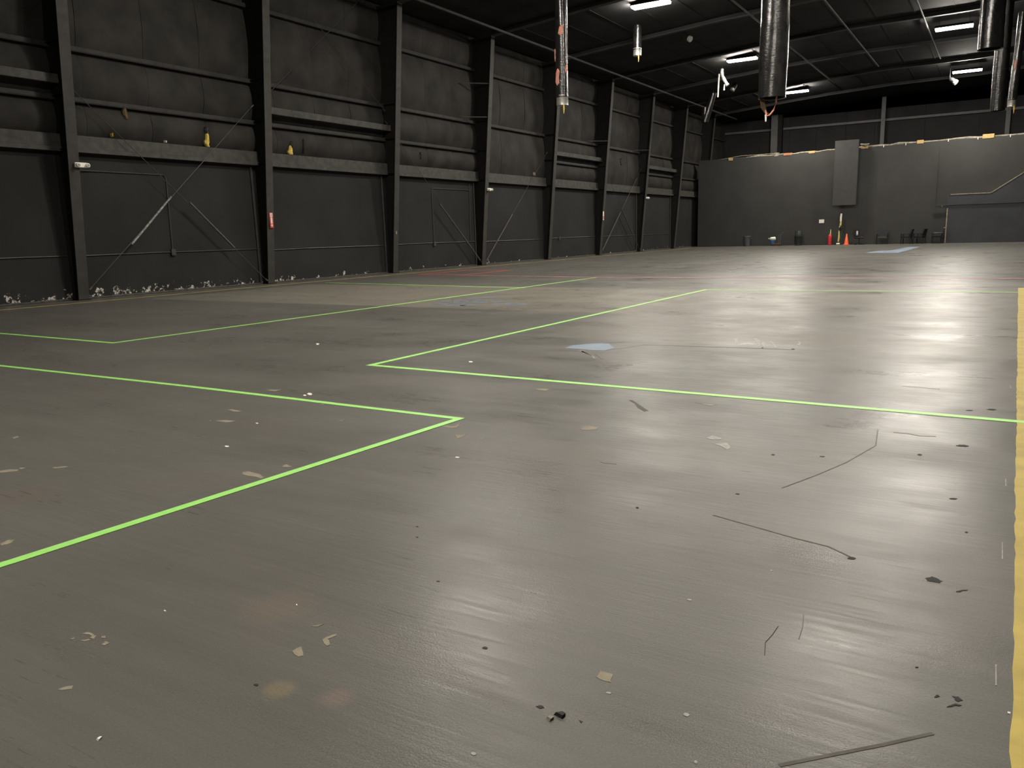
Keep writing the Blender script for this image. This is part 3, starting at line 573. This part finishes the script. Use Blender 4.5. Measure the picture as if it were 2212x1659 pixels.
# ------------------------------------------------------------------ far partition wall and what is on it
part = MB().box((.56, YP, 0), (X1-.02, YP+.28, 6.2), M_part).build('wall_far', kind='structure')
xs = [.56, 4.6, 8.6, 12.6, 16.16, 20.2, 24.2, 28.2, 32.2, X1-.02]
top = lambda x: 6.06 + .018*x if x < 16 else 6.35
for a, b in zip(xs[:-1], xs[1:]):
    MB().prism([(a+.001,.02),(b-.001,.02),(b-.001,top(b)),(a+.001,top(a))], 'y', YP-.03, YP-.0005, M_part).build('partition_sheet', part)
rnd = random.Random(4); pts = []; x = .6
while x < 26: pts.append((x, YP+.1+rnd.uniform(-.03,.03), top(x)+.03+rnd.uniform(-.03,.05))); x += .55
MB().tube(pts, [rnd.uniform(.06,.125) for _ in pts], M_wool, 7).build('insulation_edge', part, True)
for (x, w, h, m) in ((2.9,.30,.14,M_wood),(6.85,.55,.13,M_brick),(8.45,.42,.12,M_wood),(11.75,.42,.20,M_wood),(15.02,.38,.18,M_wood),(18.75,.62,.22,M_wood),(6.1,.3,.22,M_wool)):
    MB().bbox((x-w/2,YP-.055,top(x)-.06), (x+w/2,YP+.12,top(x)+h-.02), m, .01).build('wood_block', part)
for x in (12.9,14.2,16.6,18.2,19.9): MB().box((x-.02,YP-.05,top(x)-.08), (x+.02,YP-.03,top(x)+.06), M_white).build('white_clip', part)
MB().tube([(2.3,YP+.05,top(2.3)+.1),(3.6,YP+.05,top(3)+.22),(6.0,YP+.05,top(6)+.16)], .02, M_trim, 5).build('loose_cable', part)
MB().tube([(11.5,YP-.05,6.5),(11.8,YP-.1,6.42),(12.05,YP-.05,6.5)], [.06,.10,.03], M_wool, 7).build('insulation_edge', part)
MB().tube([(16.14,YP-.045,2.45),(16.15,YP-.045,5.75)], .014, M_part, 5).build('conduit', part)
# boxed stair in front of the partition
t = thing('stair_enclosure', 'dark boxed stair side with worn wooden top trim, right end of far partition', 'stair', (16.83, YP-.04, 0))
MB().prism([(0,0),(0,3.0),(2.30,3.0),(3.93,4.12),(7.2,6.2),(7.2,0)], 'y', -.16, 0, M_partlow).build('side_panel', t)
for (p, q) in (((.12,3.02),(2.28,3.02)), ((2.30,3.02),(3.93,4.14)), ((3.93,4.14),(7.2,6.24))):
    MB().plate((p[0],-.19,p[1]), (q[0],-.19,q[1]), (q[0],.0,q[1]), (p[0],.0,p[1]), .05, M_trim).build('top_trim', t)
MB().box((-.03,-.185,.02), (.03,-.155,2.18), M_trim).build('corner_trim', t)
MB().box((-.03,-.185,2.18), (.03,-.155,3.0), M_partlow).build('corner_trim', t)
MB().box((-.68,-.24,2.36), (7.2,-.16,2.43), M_partlow).build('ledge', t)
MB().bbox((-.13,-.19,.95), (.02,-.15,1.0), M_trim, .006).build('latch', t)
MB().box((-.35,-.20,2.28), (-.27,-.16,2.36), M_trim).build('bracket', t)
# tall hanging panel
t = thing('wall_slab', 'tall dark grey rectangular panel hung high on the far partition', 'panel', (10.72, YP-.03, 2.6))
MB().bbox((-.735,-.42,0), (.735,-.30,4.2), M_panel, .012).build('board', t)
for z in (.7, 3.4): 
    for s in (-.5, .5): MB().box((s-.03,-.31,z), (s+.03,0,z+.06), M_steel).build('bracket', t)
t = thing('wall_notice', 'small white rectangular notice on the partition left of the hanging panel', 'notice', (9.27, YP-.03, 1.6))
MB().box((-.165,-.008,-.12), (.165,-.001,.12), M_white).build('sheet', t)

# end wall above the partition
endw = MB().box((-.2, YEND, 0), (X1, YEND+.2, 9.62), M_roof).build('wall_back', kind='structure')
for x0, x1_ in zip([-.02,2.9,5.2,7.2,9.3,11.3,14.6,18.0,21,24,27,30], [2.88,5.18,7.18,9.28,11.28,14.58,17.98,20.98,23.98,26.98,29.98,33.9]):
    MB().box((x0,YEND-.06,0), (x1_,YEND-.002,8.62), M_lower).build('insulation_panel', endw); MB().box((x0,YEND-.05,8.86), (x1_,YEND-.002,9.6), M_roof).build('insulation_panel', endw)
MB().prism([(YEND-.22,8.70),(YEND-.04,8.66),(YEND-.04,8.86),(YEND-.20,8.86)], 'x', 0, X1-.1, M_post).build('girt', endw)
for (x, w, lab) in ((4.35,.80,'broad grey post above the far partition behind the ragged duct'), (11.87,.27,'slim grey post above the far partition right of the hanging panel'), (19.67,.27,'slim grey post above the far partition at the right edge'), (27.2,.27,'slim grey post beyond the right edge')):
    t = thing('end_post', lab, 'post', (x, YEND-.46, 0))
    if w > .5: MB().box((-w/2,-.32,0), (w*.12,.22,under(x-w)-.02), M_post).build('main_face', t); MB().box((w*.12,-.22,0), (w/2,.22,under(x-w)-.02), M_steel).build('side_face', t)
    else: MB().box((-w/2,-.02,0), (w/2,.0,under(x-w)-.02), M_post).build('front_flange', t); MB().box((-.01,0,0), (.01,.2,under(x-w)-.02), M_steel).build('web', t)
MB().box((X1, Y0, 0), (X1+.2, YEND, 10.6), M_part).build('wall_right', kind='structure')
MB().box((-.2, Y0-.2, 0), (X1+.2, Y0, 10.6), M_part).build('wall_front', kind='structure')

# ------------------------------------------------------------------ things standing along the partition
YO = 57.7
t = thing('trash_can', 'grey tapered trash can at the left foot of the far partition', 'bin', (4.40, YO, 0))
MB().lathe([(.19,0),(.20,.01),(.25,.64),(.235,.64),(.185,.03)], (0,0,0), M_bin, 18).build('body', t, True)
MB().lathe([(.25,.63),(.28,.635),(.285,.68),(.27,.72),(.24,.72),(.24,.63)], (0,0,0), M_bin, 18).build('rim', t, True)
for s in (-1, 1): MB().tube([(s*.27,-.06,.56),(s*.31,-.03,.53),(s*.31,.03,.53),(s*.27,.06,.56)], .014, M_bin, 6).build('handle', t)
t = thing('flat_cart', 'low brown cart with two thin bent metal handles near the partition', 'cart', (6.55, YO-.1, 0))
MB().bbox((-.34,-.26,.06), (.20,.26,.17), M_rust, .01).build('deck', t)
for (x, y) in ((-.28,-.2),(-.28,.2),(.15,-.2),(.15,.2)): MB().tube([(x,y-.02,.06),(x,y+.02,.06)], .058, M_black, 10).build('wheel', t)
for (x, dx, h) in ((.13,.0,.78),(.24,.04,.92)): MB().tube([(x,-.18,.10),(x+dx*.3,-.18,h*.7),(x+dx,-.18,h*.93),(x+dx+.07,-.18,h),(x+dx+.12,-.18,h-.02)], .016, M_chrome, 6).build('handle', t, True)
t = thing('blue_bucket', 'small blue bucket bundle topped with a white roll, on left end of brown cart', 'bucket', (6.22, YO-.12, .172))
MB().lathe([(.11,0),(.15,.22),(.14,.22),(.10,.015)], (0,0,0), M_bluebkt, 14).build('pail', t, True)
MB().tube([(-.20,0,.33),(-.10,0,.32),(.14,0,.33),(.20,0,.33)], [.05,.12,.13,.09], M_white, 10).build('white_roll', t, True)
MB().tube([(-.30,0,.33),(-.20,0,.32)], [.05,.05], M_trim, 8).build('roll_core', t)
t = thing('black_bin', 'black bin with a grey bag standing up out of it, by the partition', 'bin', (7.92, YO, 0))
MB().lathe([(.22,0),(.23,.01),(.27,.62),(.285,.64),(.25,.66),(.24,.62)], (0,0,0), M_binblack, 16).build('body', t, True)
rnd = random.Random(2); MB().rings([[(.23*f*math.cos(a)*(1+rnd.uniform(-.1,.1)), .2*f*math.sin(a)*(1+rnd.uniform(-.1,.1)), z) for a in [2*PI*k/12 for k in range(12)]] for z, f in ((.60,.9),(.72,1.0),(.88,.98),(1.0,.9),(1.02,.6))], M_clearbag).build('bag', t, True)
for s in (-.12, .12): MB().tube([(s-.02,-.2,.04),(s+.02,-.2,.04)], .04, M_black, 10).build('wheel', t)
t = thing('fire_extinguisher', 'tall red extinguisher with yellow tag left of the wrapped pole', 'extinguisher', (9.98, YO, 0))
MB().lathe([(.10,0),(.125,.02),(.125,.58),(.10,.66),(.045,.70),(.045,.74)], (0,0,0), M_redcyl, 16).build('cylinder', t, True)
MB().box((-.04,-.03,.74), (.05,.03,.80), M_black).box((-.10,-.015,.80), (.05,.015,.825), M_black).build('valve', t)
MB().tube([(.05,0,.77),(.14,-.02,.66),(.15,-.03,.35),(.13,-.05,.18)], .016, M_black, 6).build('hose', t, True)
MB().prism([(-.01,.72),(.07,.70),(.06,1.0),(.02,1.06)], 'y', -.07, -.06, M_ytag).build('tag', t)
t = thing('wrapped_pole', 'thin upright pole wrapped white, yellow and black, beneath the hanging panel', 'pole', (10.52, YO, 0))
MB().lathe([(.22,0),(.22,.02),(.06,.05),(.03,.10)], (0,0,0), M_black, 16).build('base', t, True)
MB().bbox((-.10,-.20,.02), (.12,-.12,.13), M_white, .02).build('white_bundle', t)
MB().tube([(0,0,.08),(.02,0,1.0),(.10,0,2.05)], .02, M_chrome, 8).build('shaft', t)
MB().tube([(.0,-.03,.22),(.03,-.03,.5),(.02,-.03,.95)], [.045,.06,.04], M_ytag, 8).build('yellow_sleeve', t, True)
MB().tube([(.10,-.03,.92),(.12,-.03,1.1),(.08,-.03,1.22)], [.05,.085,.06], M_black, 8).build('black_wrap', t, True)
MB().tube([(.06,-.03,1.15),(.07,-.03,1.24)], [.06,.05], M_signwhite, 8).build('white_band', t, True)
MB().tube([(.09,-.03,1.28),(.12,-.03,1.52)], [.06,.05], M_ytag, 8).build('yellow_band', t, True)
MB().tube([(.10,-.03,1.54),(.10,-.03,1.82),(.12,-.03,2.06)], [.06,.06,.05], M_white, 8).build('white_sleeve', t, True)
t = thing('traffic_cone', 'bright orange traffic cone in front of the far partition', 'cone', (11.03, YO, 0))
MB().bbox((-.19,-.19,0), (.19,.19,.035), M_orange, .01).build('base', t)
MB().lathe([(.145,.034),(.135,.06),(.03,.72),(.02,.73),(.018,.70)], (0,0,0), M_orange, 16).build('body', t, True)
t = thing('office_chair', 'black swivel office chair with a white paper on its back', 'chair', (11.92, YO-.8, 0), .9)
MB().bbox((-.24,-.24,.42), (.24,.24,.50), M_fabric, .03).build('seat', t, True)
MB().rings([[(x,.22+.06*abs(x)*0+d,z) for x,z in ((-.22,.52),(.22,.52),(.26,.75),(.22,.97),(-.22,.97),(-.26,.75))] for d in (0,.09)], M_fabric).build('backrest', t)
MB().box((-.03,.20,.40), (.03,.235,.62), M_black).build('back_support', t)
MB().tube([(0,0,.12),(0,0,.43)], .03, M_black, 10).build('gas_lift', t)
for i in range(5):
    a = 2*PI*i/5+.3; c, s = math.cos(a), math.sin(a); l = MB().tube([(0,0,.14),(c*.27,s*.27,.085)], [.028,.02], M_black, 6).build('base_leg', t); MB().tube([(c*.27-s*.02,s*.27+c*.02,.032),(c*.27+s*.02,s*.27-c*.02,.032)], .03, M_black, 10).build('caster', l)
for s in (-1, 1): MB().tube([(s*.22,.05,.45),(s*.29,.05,.50),(s*.29,.05,.66),(s*.29,-.16,.67)], .02, M_black, 6).build('armrest', t)
MB().box((-.05,.19,.62), (.07,.215,.90), M_white).build('paper', t)
def armchair(loc, rz, label, thin=False):
    """guest armchair facing -y before turning"""
    t = thing('armchair', label, 'chair', loc, rz, 'black armchairs along the far partition'); w = .33; leg = .018 if thin else .032
    MB().bbox((-w+.02,-.24,.40), (w-.02,.25,.48), M_seat if label.startswith('black armchair facing') else M_fabric, .025).build('seat', t, True)
    MB().rings([[(-w+.02,y,.50),(w-.02,y,.50),(w-.01,y+.05,.72),(w-.03,y+.11,.93),(-w+.03,y+.11,.93),(-w+.01,y+.05,.72)] for y in (.18,.27)], M_fabric).build('backrest', t)
    for s in (-1, 1):
        MB().tube([(s*w,-.26,0),(s*w,-.25,.40),(s*w,-.24,.64)], leg, M_black, 8).build('leg', t)
        MB().tube([(s*w,.30,0),(s*w,.25,.40),(s*w,.27,.66)], leg, M_black, 8).build('leg', t)
        MB().bbox((s*w-.04,-.27,.62), (s*w+.04,.30,.68), M_black, .012).build('armrest', t)
        MB().box((s*w-.018,-.25,.36), (s*w+.018,.26,.41), M_black).build('side_rail', t)
    MB().box((-w,-.25,.36), (w,-.215,.41), M_black).build('front_rail', t); return t
armchair((13.22,YO-.05,0), .12, 'black armchair facing the camera with a grey seat, alone right of office chair')
armchair((14.66,YO-.15,0), -PI/2-.1, 'black armchair turned left, left one of the touching pair')
armchair((15.40,YO-.05,0), -PI/2-.25, 'black armchair turned left, right one of the touching pair')
armchair((16.40,YO-.12,0), -PI/2+.2, 'thin-legged black armchair turned left beside the boxed stair corner', True)
